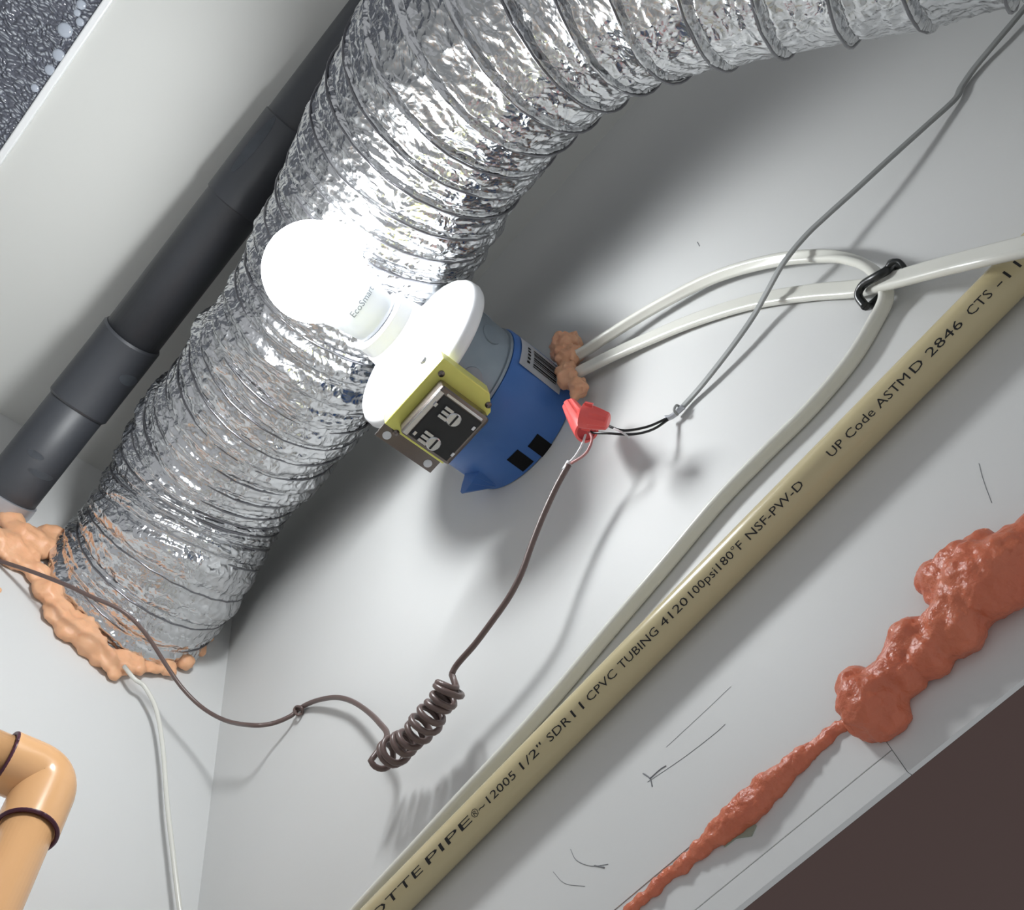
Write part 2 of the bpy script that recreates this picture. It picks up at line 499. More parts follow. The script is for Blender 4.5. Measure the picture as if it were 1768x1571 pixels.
# ------------------------------------------------------------------ black drain pipe under the ceiling
def drain():
    y, z = .217, HC - .034
    root = empty('drain_pipe', (0, y, z))
    tag(root, 'black plastic drain pipe running along the ceiling behind the duct', 'pipe')
    e0 = on_ceiling(640, 45, .036); e1 = on_ceiling(205, 612, .068); e2 = on_ceiling(26, 838, .118)
    d01 = (e1 - e0).normalized(); d12 = (e2 - e1).normalized()
    far = e0 - d01 * 1.0; near = e2 + d12 * ((.0 - e2.x) / d12.x)
    r = .0243
    obj('pipe', tube_bm([far, e0, e1], r, 40), 'abs', root)
    obj('pipe', tube_bm([e1, e2, near], r, 40), 'abs', root)
    # coupling hub with rounded lip at the joint
    hub = [e1 - d01 * .022, e1 - d01 * .020, e1, e1 + d12 * .055, e1 + d12 * .057]
    o = obj('coupling', tube_bm(hub, [r * 1.03, r * 1.09, r * 1.09, r * 1.09, r * 1.03], 40), 'abs', root); shade_angle(o)
    q0 = on_ceiling(445, 305, .05); q0 = e0 + d01 * (q0 - e0).dot(d01)
    o = obj('coupling', tube_bm([q0 - d01 * .05, q0 - d01 * .049, q0 + d01 * .03, q0 + d01 * .031], [r, r * 1.05, r * 1.05, r], 40), 'abs', root); shade_angle(o)
    # solvent smears and one painted highlight: thin curved patches wrapped on the pipe
    def patch(c, d, a0, a1, length, m, rr):
        t = d.normalized(); n = Vector((0, 0, -1)); n = (n - t * n.dot(t)).normalized(); b = t.cross(n)
        bm = bmesh.new(); g = []; n_ = 18
        for i in range(n_ + 1):
            row = []
            for j in range(n_ + 1):
                uu = 2 * i / n_ - 1; vv = 2 * j / n_ - 1
                # square grid squeezed into a soft rounded shape
                x_ = uu * math.sqrt(1 - vv * vv / 2); y_ = vv * math.sqrt(1 - uu * uu / 2)
                x_ += .25 * math.sin(3 * y_) * (1 - abs(uu)) + .18 * y_
                a = (a0 + a1) / 2 + (a1 - a0) / 2 * y_
                p = c + t * (length * x_ / 2) + (n * math.cos(a) + b * math.sin(a)) * rr
                row.append(bm.verts.new(p))
            g.append(row)
        for i in range(n_):
            for j in range(n_):
                bm.faces.new((g[i][j], g[i][j + 1], g[i + 1][j + 1], g[i + 1][j]))
        bmesh.ops.solidify(bm, geom=bm.faces[:], thickness=.0003)
        return obj('smear_and_highlight', bm, m, root)
    patch(e1 + d12 * .012, d12, -1.15, -.35, .010, 'smear', r * 1.093)
    c3 = on_ceiling(55, 800, .11); c3 = e2 + d12 * (c3 - e2).dot(d12)
    patch(c3, d12, -.9, .1, .006, 'smear', r * 1.004)
    patch(c3 - d12 * .012, d12, -.1, .5, .006, 'smear', r * 1.004)
    patch(q0 - d01 * .02, d01, .55, .95, .055, 'smear', r * 1.055)  # long streak: highlight on the pipe's edge put in as pale colour
    # galvanised strap at the wall end
    s0 = on_ceiling(-2, 872, .125); s0 = e2 + d12 * (s0 - e2).dot(d12)
    st = empty('pipe_strap', s0)
    tag(st, 'pale metal strap clamped round the black pipe at the back wall', 'strap')
    bm = tube_bm([s0 - d12 * .013, s0 - d12 * .0125, s0 + d12 * .0125, s0 + d12 * .013], [r * 1.03, r * 1.08, r * 1.08, r * 1.03], 40)
    o = obj('band', bm, 'strap', st); shade_angle(o)
    bm = box_bm((s0.x - .004, s0.y - .03, s0.z - .006), (s0.x + .012, s0.y + .0, HC - .001), .001)
    obj('bracket', box_bm((s0.x - .006, s0.y - .006, s0.z + r), (s0.x + .006, s0.y + .006, HC - .0005), .001), 'strap', st, smooth=False)
    bm.free()
    bm = bmesh.new()
    p = s0 + d12 * .008 + Vector((0, .3, -.95)).normalized() * r * 1.09
    bmesh.ops.create_uvsphere(bm, u_segments=12, v_segments=8, radius=.0028, matrix=Matrix.Translation(p))
    obj('rivet', bm, 'chrome', st)
drain()

# ------------------------------------------------------------------ lamp box assembly on the right wall
BX, BZ = -.368, HC - .290
def ang_pt(r, a, y):
    return Vector((BX + r * math.cos(a), y, BZ - r * math.sin(a)))
def find_angle(px, py, r, ys):
    best = None
    for k in range(720):
        a = 2 * math.pi * k / 720
        n = np.array([math.cos(a), 0, -math.sin(a)])
        for yy in ys:
            p = np.array(ang_pt(r, a, yy))
            if np.dot(n, CAM - p) <= 0: continue
            v = AX.T @ (p - CAM)
            e = (v[0] / v[2] * F + CX - px) ** 2 + (v[1] / v[2] * F + CY - py) ** 2
            if best is None or e < best[0]: best = (e, a, yy)
    return best[1], best[2]
def lamp_box():
    root = empty('junction_box', (BX, 0, BZ))
    tag(root, 'round blue plastic junction box fixed to the right wall behind the bulb', 'junction box')
    prof = [(.0500, .0006), (.0500, .030), (.0492, .052), (.0482, .0535), (.0466, .0535), (.0466, .020), (.001, .020)]
    o = obj('box_shell', lathe_bm(prof, (BX, 0, BZ), seg=72, closed_ends=False), 'blue', root); shade_angle(o)
    # knock-out openings, dark, low on the side facing the picture's lower right
    for (px, py, wpx, lpx) in [(930, 768, 22, 30), (900, 798, 22, 30)]:
        best = None
        for k in range(720):
            a = 2 * math.pi * k / 720
            for yy in (.006, .010, .014, .018, .022, .026):
                p = ang_pt(.0501, a, yy)
                v = AX.T @ (np.array(p) - CAM)
                n = np.array([math.cos(a), 0, -math.sin(a)])
                if np.dot(n, CAM - np.array(p)) <= 0: continue
                e = (v[0] / v[2] * F + CX - px) ** 2 + (v[1] / v[2] * F + CY - py) ** 2
                if best is None or e < best[0]: best = (e, a, yy)
        _, a, yy = best
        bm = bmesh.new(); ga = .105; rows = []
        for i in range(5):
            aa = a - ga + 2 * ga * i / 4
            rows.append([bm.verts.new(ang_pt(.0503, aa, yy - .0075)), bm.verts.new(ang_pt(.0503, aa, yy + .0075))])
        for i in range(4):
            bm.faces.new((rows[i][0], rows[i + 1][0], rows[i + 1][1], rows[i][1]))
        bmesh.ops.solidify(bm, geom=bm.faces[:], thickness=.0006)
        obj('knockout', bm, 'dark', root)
    # mounting ear with a screw boss sticking out below the rim
    a0 = .73
    bm = bmesh.new()
    sec = [(-.22, .0485), (-.19, .0500), (-.15, .0535), (-.11, .0590), (-.06, .0645), (-.01, .0662), (.04, .0650), (.09, .0590), (.13, .0540), (.17, .0505), (.20, .0485)]
    lo = [bm.verts.new(ang_pt(.0488 + (r - .0485) * .12, a0 + a, .003)) for a, r in sec]; hi = [bm.verts.new(ang_pt(r, a0 + a, .0215)) for a, r in sec]
    for i in range(len(sec) - 1):
        bm.faces.new((lo[i], lo[i + 1], hi[i + 1], hi[i]))
    bm.faces.new(lo); bm.faces.new(list(reversed(hi)))
    bmesh.ops.recalc_face_normals(bm, faces=bm.faces)
    obj('mounting_ear', bm, 'blue', root, smooth=False)
    # bar-code sticker on the top side
    def patch(a0, a1, y0, y1, r, name, m, parent, th=.0003):
        bm = bmesh.new(); rows = []
        for i in range(9):
            aa = a0 + (a1 - a0) * i / 8
            rows.append([bm.verts.new(ang_pt(r, aa, y0)), bm.verts.new(ang_pt(r, aa, y1))])
        for i in range(8): bm.faces.new((rows[i][0], rows[i + 1][0], rows[i + 1][1], rows[i][1]))
        bmesh.ops.solidify(bm, geom=bm.faces[:], thickness=th)
        return obj(name, bm, m, parent)
    sc_ = find_angle(903, 622, .0504, (.026, .030, .034))[0]
    sa0, sa1 = sc_ - .30, sc_ + .30
    st = patch(sa0, sa1, .012, .049, .0504, 'barcode_sticker', 'sticker', root)
    a = sa0 + .10
    for k, w in enumerate([.016, .03, .012, .02, .035, .012, .026, .015, .03]):
        patch(a, a + w, .017, .038, .0508, 'barcode_line', 'ink', st); a += w + (.016, .024, .018)[k % 3]
    for k in range(5):
        patch(sa0 + .1 + k * .07, sa0 + .14 + k * .07, .041, .0435, .0508, 'barcode_digit', 'ink', st)
    # galvanised extension ring
    ring = empty('extension_ring', (BX, .05, BZ))
    tag(ring, 'grey galvanised steel extension ring between blue box and white lampholder', 'steel ring')
    prof = [(.0455, .021), (.0462, .022), (.0462, .0535), (.0475, .054), (.0475, .0560), (.0462, .0565), (.0462, .0875), (.044, .0880)]
    o = obj('ring_shell', lathe_bm(prof, (BX, 0, BZ), seg=8 * 9), 'galv', ring); shade_angle(o)
    for k in range(8):
        pa = math.radians(22.5 + 45 * k)
        bm = bmesh.new()
        bmesh.ops.create_cone(bm, segments=20, radius1=.0075, radius2=.0072, depth=.0006, cap_ends=True,
                              matrix=Matrix.Translation(ang_pt(.0462, pa, .072)) @ Vector((math.cos(pa), 0, -math.sin(pa))).to_track_quat('Z', 'Y').to_matrix().to_4x4())
        obj('knockout', bm, 'galv', ring, smooth=False)
    # lampholder
    h = empty('lampholder', (BX, .088, BZ))
    tag(h, 'round white keyless lampholder holding the lit bulb', 'lampholder')
    prof = [(.052, .0882), (.0572, .0890), (.0582, .0915), (.0575, .0965), (.0550, .0993), (.0505, .1003), (.0495, .0997), (.0485, .1003),
            (.0440, .1012), (.0432, .1006), (.0424, .1013), (.0360, .1030), (.0300, .1050), (.0262, .1085), (.0244, .1130), (.0236, .1190), (.0230, .1195), (.0180, .1195)]
    o = obj('flange', lathe_bm(prof, (BX, 0, BZ), seg=80), 'porcelain', h)
    prof = [(.0205, .119), (.0222, .1195), (.0222, .1290), (.0214, .1300), (.0180, .1300)]
    o = obj('socket_rim', lathe_bm(prof, (BX, 0, BZ), seg=64), 'porcelain', h); shade_angle(o)
    for sg in (-1, 1):
        pa = math.radians(100) + (0 if sg < 0 else math.pi)
        bm = bmesh.new()
        bmesh.ops.create_cone(bm, segments=16, radius1=.003, radius2=.0026, depth=.0012, cap_ends=True,
                              matrix=Matrix.Translation(ang_pt(.0385, pa, .1028)) @ Vector((0, 1, 0)).to_track_quat('Z', 'Y').to_matrix().to_4x4())
        obj('screw', bm, 'screw', h, smooth=False)
    # LED bulb
    b = empty('light_bulb', (BX, .130, BZ))
    tag(b, 'glowing white LED bulb screwed into the round lampholder', 'light bulb')
    prof = [(.0130, .1302), (.0168, .1305), (.0176, .1330), (.0186, .1400), (.0198, .1470), (.0214, .1540), (.0222, .1580), (.0222, .1588), (.020, .1590)]
    obj('collar', lathe_bm(prof, (BX, 0, BZ), seg=64), 'collar', b)
    gc, gr = .1810, .0318
    prof = []
    for k in range(0, 25):
        t = math.radians(-47 + 137 * k / 24)
        prof.append((max(gr * math.cos(t), .0003), gc + gr * math.sin(t)))
    obj('globe', lathe_bm(prof, (BX, 0, BZ), seg=64), 'glow', b)
    text_on_collar(b)
    return root

def text_mesh(s, size, name='print', spacing=1.0):
    cu = bpy.data.curves.new(name, 'FONT'); cu.body = s; cu.size = size; cu.space_character = spacing
    cu.align_x = 'LEFT'; cu.align_y = 'CENTER'; cu.resolution_u = 2
    o = bpy.data.objects.new(name, cu); COL.objects.link(o)
    bpy.context.view_layer.update()
    dg = bpy.context.evaluated_depsgraph_get()
    me = bpy.data.meshes.new_from_object(o.evaluated_get(dg))
    bpy.data.objects.remove(o)
    bm = bmesh.new(); bm.from_mesh(me)
    bmesh.ops.triangulate(bm, faces=bm.faces[:])
    bmesh.ops.subdivide_edges(bm, edges=[e for e in bm.edges if e.calc_length() > size * .25], cuts=2)
    return bm

def text_on_collar(parent):
    # small maker's lettering round the bulb's collar, on the side facing the room below
    bm = text_mesh('EcoSmart', .0062)
    xs = [v.co.x for v in bm.verts]; w = max(xs) - min(xs)
    # find the collar angle facing px (622, 515)
    best = None
    for k in range(720):
        a = 2 * math.pi * k / 720
        n = np.array([math.cos(a), 0, -math.sin(a)]); p = np.array(ang_pt(.0206, a, .150))
        if np.dot(n, CAM - p) <= 0: continue
        v = AX.T @ (p - CAM); e = (v[0] / v[2] * F + CX - 622) ** 2 + (v[1] / v[2] * F + CY - 518) ** 2
        if best is None or e < best[0]: best = (e, a)
    a0 = best[1]
    sgn = 1
    for v in bm.verts:
        x, y = v.co.x - w / 2, v.co.y
        yy = .1500 + y
        r = float(np.interp(yy, [.1400, .1470, .1540, .1580], [.0186, .0198, .0214, .0222])) + .00025
        v.co = ang_pt(r, a0 + sgn * x / r, yy)
    bmesh.ops.recalc_face_normals(bm, faces=bm.faces)
    o = obj('print', bm, mat('grey_print', srgb(120, 128, 136), .6), parent, smooth=False)
lamp_box()

# ------------------------------------------------------------------ bell transformer on the underside of the ring
def transformer():
    zt = HC - .3465
    P = lambda x, y, z: on_level(x, y, z)
    q = [P(757, 620, zt - .012), P(862, 684, zt - .012), P(772, 806, zt - .012), P(667, 735, zt - .012)]
    x0 = (q[0].x + q[1].x) / 2; x1 = (q[2].x + q[3].x) / 2
    y1 = (q[0].y + q[3].y) / 2; y0 = (q[1].y + q[2].y) / 2
    root = empty('transformer', ((x0 + x1) / 2, (y0 + y1) / 2, zt))
    tag(root, 'small bell transformer with yellow plated bracket and black terminal face', 'transformer')
    # bracket: shallow tray with clipped corner
    bm = bmesh.new()
    c = .009
    out = [(x0, y1), (x1, y1), (x1, y0), (x0 + c, y0), (x0, y0 + c)]
    lo = [bm.verts.new((x, y, zt - .012)) for x, y in out]; hi = [bm.verts.new((x, y, zt)) for x, y in out]
    bm.faces.new(lo); bm.faces.new(list(reversed(hi)))
    for i in range(5): bm.faces.new((lo[i], hi[i], hi[(i + 1) % 5], lo[(i + 1) % 5]))
    bmesh.ops.recalc_face_normals(bm, faces=bm.faces)
    bmesh.ops.bevel(bm, geom=bm.edges[:], offset=.0008, segments=2, affect='EDGES', profile=.5)
    obj('bracket', bm, 'yellow', root, smooth=False)
    # foot flange on the far side, its shade put into a dark colour
    box('flange', (x1 - .002, y0 + .001, zt - .0095), (x1 + .0105, y1 - .001, zt - .0080), 'bronze', root, .0004)
    for yy in (y0 + .007, y1 - .007):
        bm = bmesh.new()
        bmesh.ops.create_cone(bm, segments=16, radius1=.0028, radius2=.0028, depth=.0004, cap_ends=True,
                              matrix=Matrix.Translation((x1 + .006, yy, zt - .0097)))
        obj('flange_hole', bm, 'sticker', root, smooth=False)
    # raised core and terminal face
    zc = zt - .024
    k = [P(762, 684, zc), P(832, 724, zc), P(775, 797, zc), P(706, 752, zc)]
    a0 = (k[0].x + k[1].x) / 2; a1 = (k[2].x + k[3].x) / 2; b1 = (k[0].y + k[3].y) / 2; b0 = (k[1].y + k[2].y) / 2
    o = obj('core', box_bm((a0 - .004, b0 - .0035, zc), (a1 + .0025, b1 + .0045, zt - .0115), .0022), 'bronze', root, smooth=False)
    box('terminal_face', (a0, b0, zc - .0006), (a1, b1, zc + .002), 'black', root, .0003)
    box('bright_edge', (a0 - .001, b1 + .0005, zc - .0004), (a1 + .001, b1 + .0040, zc + .0008), 'chrome', root, .0004)
    box('bright_edge', (a0 - .0022, b0 + .001, zc - .0004), (a0 - .0006, b1 - .001, zc + .0008), 'chrome', root, .0004)
    for (px, py) in [(783, 723), (748, 764)]:
        p = P(px, py, zc - .0006)
        t = obj('terminal_screw', lathe_bm([(.0001, 0), (.0046, 0), (.0046, -.0018), (.0040, -.0024), (.0001, -.0024)], p, 'Z', 20), 'screw', root); shade_angle(t)
        box('screw_slot', (p.x - .0038, p.y - .0006, p.z - .0027), (p.x + .0038, p.y + .0006, p.z - .0018), 'ink', t)
        for dx in (-.0032, 0, .0032):
            bm = box_bm((p.x + dx - .0011, p.y + .0030, p.z - .0016), (p.x + dx + .0011, p.y + .0095, p.z), .0004)
            obj('lug', bm, 'screw', root, smooth=False)
    for (px, py) in [(843, 699), (684, 747), (762, 645)]:
        p = P(px, py, zt - .012)
        o = obj('rivet', lathe_bm([(.0001, .0004), (.0022, .0004), (.0020, -.0008), (.0001, -.0010)], p, 'Z', 16), 'bronze', root)
    for (px, py) in [(817, 738), (781, 783), (752, 697), (716, 746)]:
        p = P(px, py, zc)
        box('retaining_tab', (p.x - .0014, p.y - .001, p.z - .0016), (p.x + .0014, p.y + .001, p.z + .001), 'chrome', root, .0003)
transformer()

# foam plug between the box and the cables
fp = []
for px, py, r, h in [(978, 600, 22, .010), (968, 592, 17, .016), (985, 618, 20, .012), (975, 640, 14, .014), (983, 655, 15, .013), (998, 672, 15, .012), (965, 610, 14, .016), (990, 590, 14, .01)]:
    p = on_right(px, py, h); fp.append((p, r * .82 / F, (1, .8, 1)))
o = foam_obj('spray_foam', fp, 'foam_tan', voxel=.0010, disp=((.010, .009), (.0045, .0034)))
tag(o, 'small tan spray foam lump between the blue box and the white cables', 'spray foam')

# foam bead and blobs low on the right wall
fs = []
for px, py, r in [(1060, 1600, 12), (1090, 1571, 12), (1110, 1550, 12), (1130, 1533, 13), (1155, 1510, 14), (1180, 1490, 15), (1205, 1470, 16), (1228, 1452, 17),
                  (1250, 1430, 24), (1275, 1408, 28), (1300, 1386, 28), (1322, 1364, 26), (1345, 1344, 21), (1365, 1325, 19),
                  (1385, 1308, 17), (1405, 1290, 15), (1425, 1274, 14), (1442, 1260, 12), (1458, 1250, 11)]:
    p = on_right(px, py, r * .36 / F * .25); fs.append((p, r * .38 / F, (1.8, .8, 1)))
o = foam_obj('spray_foam', fs, 'foam_pink', voxel=.0008, disp=((.008, .0030), (.003, .0012)))
tag(o, 'thin salmon spray foam bead along the board seam at lower right', 'spray foam')
fs = []
for px, py, r in [(1502, 1216, 54), (1484, 1190, 40), (1525, 1185, 42), (1555, 1160, 42), (1575, 1112, 46), (1580, 1096, 36), (1605, 1125, 44), (1645, 1085, 52), (1640, 1010, 46), (1618, 1000, 34), (1672, 1035, 56), (1708, 1000, 70), (1735, 985, 66), (1668, 985, 50), (1770, 965, 62), (1810, 940, 60), (1530, 1238, 34), (1655, 972, 28), (1700, 950, 36)]:
    p = on_right(px, py, r * .34 / F * .45); fs.append((p, r * .36 / F, (1, .9, 1)))
o = foam_obj('spray_foam', fs, 'foam_pink', voxel=.0010, disp=((.014, .006), (.004, .0014)))
tag(o, 'large lumpy salmon spray foam mass at the right picture edge', 'spray foam')

# ------------------------------------------------------------------ cream water pipe with printed line
def water_pipe():
    y = .0100; r = .0090
    a = on_right(665, 1571, y); b = on_right(1711, 514, y)
    d = (b - a).normalized(); p0 = a - d * .25; p1 = b + d * .8
    root = empty('water_pipe', a)
    tag(root, 'cream plastic water pipe with black printed lettering along the right wall', 'pipe')
    path = [p0 + (p1 - p0) * (i / 20) for i in range(21)]
    obj('pipe', tube_bm(path, r, 40), 'cpvc', root)
    # lettering wrapped round the side that faces the camera
    def axis_s(px, py):           # arc position on the axis nearest the ray
        rr = Vector(ray(px, py)); c = Vector(CAM)
        n = rr.cross(d); n2 = n.cross(rr)
        return (c - a).dot(n2) / d.dot(n2)
    mid = a + (b - a) * .5
    view = (Vector(CAM) - mid); view = (view - d * view.dot(d)).normalized()
    side = d.cross(view)          # towards the upper left of the letters or its opposite
    # letters' "up" must point to the picture's upper left
    pu = np.array(mid + side * .01); v = AX.T @ (pu - CAM); v0 = AX.T @ (np.array(mid) - CAM)
    up_sign = 1 if (v[0] / v[2] - v0[0] / v0[2]) < 0 else -1
    words = [('CHAR', 545, 1690, 590, 1643), ('LOTTE', 640, 1593, 742, 1489), ('PIPE', 752, 1480, 826, 1405), ('®', 829, 1402, 838, 1391), ('~', 840, 1391, 850, 1381),
             ('12005', 856, 1376, 902, 1330), ('1/2"', 912, 1318, 950, 1283), ('SDR', 955, 1268, 990, 1232), ('11', 996, 1226, 1012, 1208), ('CPVC', 1022, 1200, 1066, 1150), ('TUBING', 1074, 1143, 1138, 1080),
             ('4120', 1146, 1073, 1188, 1028), ('100psi', 1194, 1022, 1236, 978), ('180°F', 1241, 974, 1280, 932), ('NSF-PW-D', 1287, 920, 1382, 830),
             ('UP Code', 1424, 780, 1500, 706), ('ASTM', 1506, 698, 1558, 646), ('D', 1566, 640, 1582, 622), ('2846', 1592, 612, 1648, 556), ('CTS', 1660, 542, 1698, 506), ('-11', 1706, 494, 1744, 456)]
    size = .0054
    off = {}
    bm_all = None
    for s, xa, ya, xb, yb in words:
        sa, sb = axis_s(xa, ya), axis_s(xb, yb)
        bm = text_mesh(s, size)
        xs = [v.co.x for v in bm.verts]; x0_, w = min(xs), max(xs) - min(xs)
        sc = (sb - sa) / w
        for v in bm.verts:
            ss = sa + (v.co.x - x0_) * sc
            al = (v.co.y / r) * up_sign + .20 * up_sign
            v.co = a + d * ss + (view * math.cos(al) + side * math.sin(al)) * (r + .00008)
        o = obj('printed_word', bm, 'ink', root, smooth=False)
water_pipe()

# ------------------------------------------------------------------ white flat cables
def dumb(w, t, n=7, dip=.72):
    sec = []
    for k in range(n):
        a = -math.pi / 2 + math.pi * k / (n - 1); sec.append((t * math.sin(a), w / 2 - t + t * math.cos(a)))
    sec.append((t * dip, 0))
    for k in range(n):
        a = math.pi / 2 + math.pi * k / (n - 1); sec.append((t * math.sin(a), -(w / 2 - t) + t * math.cos(a)))
    sec.append((-t * dip, 0))
    return sec
def flat_cable(name, pts, label, ref, w=.0105, t=.0024, n=14):
    path = catmull([on_right(x, y, h) for x, y, h in pts], n)
    bm = tube_bm(path, 1.0, ref=ref, section=dumb(w, t))
    bmesh.ops.recalc_face_normals(bm, faces=bm.faces)
    o = obj(name, bm, 'cable'); tag(o, label, 'cable', 'white cables leaving the blue box')
    return o
flat_cable('power_cable', [(975, 655, .010), (1010, 637, .009), (1060, 612, .007), (1120, 585, .005), (1200, 552, .0038), (1300, 521, .0034), (1400, 505, .0036), (1480, 498, .0045), (1540, 484, .012), (1620, 462, .021), (1700, 442, .0285), (1790, 421, .031), (1900, 395, .031)],
           'white flat cable running from the blue box to the right picture edge', (0, 1, 0))
flat_cable('power_cable', [(985, 620, .013), (1015, 603, .0125), (1050, 580, .012), (1130, 531, .0095), (1230, 480, .008), (1330, 451, .0085), (1420, 442, .009), (1480, 452, .010), (1518, 478, .0105), (1530, 510, .0065),
                           (1515, 548, .004), (1470, 622, .004), (1400, 705, .004), (1320, 785, .004), (1240, 868, .004), (1150, 975, .004), (1050, 1092, .004), (960, 1200, .004), (880, 1290, .004), (800, 1375, .004), (720, 1462, .004), (620, 1570, .004), (560, 1640, .004)],
           'white flat cable looping at the black tie then following the cream pipe', (-.3, .25, -.9), w=.0078, t=.0024)

# black tie round the cables
path = catmull([on_right(*p) for p in [(1494, 529, .008), (1482, 510, .0105), (1490, 492, .013), (1512, 478, .0165), (1532, 466, .0165), (1540, 454, .012), (1548, 462, .005), (1530, 500, .0015), (1505, 526, .0015), (1494, 529, .008)]], 8)
tie = empty('cable_tie', on_right(1512, 480, .0))
tag(tie, 'black tie binding the two white cables together', 'cable tie')
obj('band', tube_bm(path, .0021, 8), 'tie', tie)
path = catmull([on_right(*p) for p in [(1530, 466, .0165), (1538, 455, .018), (1550, 451, .018), (1560, 460, .016), (1564, 470, .012)]], 8)
obj('tail', tube_bm(path, .0013, 8), 'tie', tie)

# ------------------------------------------------------------------ grey bell wire from upper right to the wire nuts
gw = empty('bell_wire', on_right(1165, 715, .003))
tag(gw, 'thin grey two-core wire running from the upper right to the red connectors', 'wire')
path = catmull([on_right(*p) for p in [(1850, -90, .004), (1768, 15, .005), (1720, 72, .0045), (1682, 118, .003), (1660, 150, .0022), (1648, 172, .0028), (1600, 216, .006), (1540, 270, .010), (1480, 325, .0135), (1430, 370, .016), (1390, 408, .0175),
                                       (1352, 455, .0175), (1322, 508, .0125), (1300, 547, .009), (1265, 597, .007), (1220, 655, .0045), (1190, 690, .003), (1165, 716, .0035)]], 12)
obj('sheath', tube_bm(path, .0016, 10, ref=(0, 1, 0), section=dumb(2.6, .62, 5, .6)), 'greywire', gw)
path = catmull([on_right(*p) for p in [(1180, 702, .004), (1160, 719, .005), (1148, 722, .006)]], 6)
obj('bare_sheath', tube_bm(path, .0016, 8), 'strap', gw)
path = catmull([on_right(*p) for p in [(1176, 704, .003), (1168, 700, .006), (1164, 708, .008), (1170, 716, .004)]], 6)
obj('knot', tube_bm(path, .0008, 8), 'greywire', gw)
path = catmull([on_right(*p) for p in [(1152, 722, .006), (1120, 736, .014), (1085, 743, .022), (1065, 741, .026), (1044, 732, .029), (1030, 728, .030)]], 8)
obj('conductor', tube_bm(path, .00075, 8), 'blackwire', gw)
path = catmull([on_right(*p) for p in [(1154, 724, .005), (1130, 740, .011), (1105, 748, .018), (1080, 750, .023), (1050, 748, .028), (1024, 747, .030), (1014, 742, .031)]], 8)
obj('conductor', tube_bm(path, .00075, 8), 'blackwire', gw)
path = catmull([on_right(*p) for p in [(1087, 756, .024), (1075, 747, .027), (1060, 740, .029)]], 6)
obj('conductor', tube_bm(path, .0006, 8), 'whitewire', gw)

# ------------------------------------------------------------------ red wire connectors
def wire_nut(a, b, label):
    """a: closed tip, b: open end"""
    L = (b - a).length; d = (b - a).normalized()
    root = empty('wire_connector', (a + b) / 2); tag(root, label, 'wire connector', 'red wire connectors')
    mt = Matrix.Translation(a) @ d.to_track_quat('Z', 'Y').to_matrix().to_4x4()
    bm = bmesh.new(); seg = 36; rings = []
    for t, r, flute in [(0, .0036, .2), (.05, .0046, .6), (.35, .0054, 1), (.62, .0061, .8), (.68, .0066, .2), (.92, .0070, .1), (1.0, .0070, 0)]:
        ring = []
        for k in range(seg):
            an = 2 * math.pi * k / seg
            rr = r * (1 + .09 * flute * (1 if (k // 2) % 3 else -1))
            ring.append(bm.verts.new(mt @ Vector((rr * math.cos(an), rr * math.sin(an), t * L))))
        rings.append(ring)
    for i in range(len(rings) - 1):
        for k in range(seg):
            bm.faces.new((rings[i][k], rings[i][(k + 1) % seg], rings[i + 1][(k + 1) % seg], rings[i + 1][k]))
    bm.faces.new(list(reversed(rings[0])))
    inner = [bm.verts.new(mt @ Vector((.0056 * math.cos(2 * math.pi * k / seg), .0056 * math.sin(2 * math.pi * k / seg), L))) for k in range(seg)]
    for k in range(seg):
        bm.faces.new((rings[-1][k], rings[-1][(k + 1) % seg], inner[(k + 1) % seg], inner[k]))
    bmesh.ops.recalc_face_normals(bm, faces=bm.faces)
    o = obj('shell', bm, 'red', root); shade_angle(o, 25)
    bm = bmesh.new()
    bmesh.ops.create_cone(bm, segments=24, radius1=.0057, radius2=.0057, depth=.001, cap_ends=True, matrix=mt @ Matrix.Translation((0, 0, L - .0010)))
    obj('opening', bm, 'red_dark', root, smooth=False)
    for sg in (-1, 1):
        w = bmesh.new()
        bmesh.ops.create_cube(w, size=1, matrix=mt @ Matrix.Translation((sg * .0068, 0, L * .80)) @ Matrix.Diagonal((.003, .002, L * .3, 1)))
        obj('wing', w, 'red', root, smooth=False)
wire_nut(on_right(983, 698, .032), on_right(1013, 745, .031), 'red fluted wire connector pointing at the blue box')
wire_nut(on_right(1051, 728, .037), on_right(1005, 717, .047), 'red wire connector lying crosswise above the black conductors')

# ------------------------------------------------------------------ brown thermostat wire with the coil
tw = empty('thermostat_wire', on_right(515, 1225, .002))
tag(tw, 'brown wire hanging below the red connectors with a tight curled coil', 'wire')
path = catmull([on_right(*p) for p in [(1016, 744, .031), (1022, 756, .031), (1018, 772, .0305), (1008, 786, .030), (986, 800, .030)]], 8)
obj('conductor', tube_bm(path, .0008, 8), 'pinkwire', tw)
path = catmull([on_right(*p) for p in [(1012, 745, .030), (1006, 765, .0295), (995, 785, .0295), (982, 800, .030)]], 8)
obj('conductor', tube_bm(path, .0007, 8), 'whitewire', tw)
path = catmull([on_right(*p) for p in [(984, 797, .030), (975, 812, .030)]], 6)
obj('cut_end', tube_bm(path, .0019, 8), 'whitewire', tw)
lead = [(982, 802, .030), (962, 838, .0295), (940, 885, .029), (920, 935, .0285), (900, 990, .028), (878, 1032, .0275), (850, 1072, .027), (820, 1112, .0265), (797, 1138, .0262), (786, 1152, .0260), (780, 1164, .0260)]
lead_pts = catmull([on_right(*p) for p in lead], 8)
axis = catmull([on_right(*p) for p in [(781, 1178, .026), (772, 1196, .0255), (757, 1218, .025), (738, 1244, .0242), (716, 1268, .0232), (694, 1287, .0225), (674, 1300, .0215), (656, 1309, .021)]], 30)
Tt, Nn, Bn = frames(axis)
coil = []
turns = 11.5
n = len(axis)
tot = int(turns * 20)
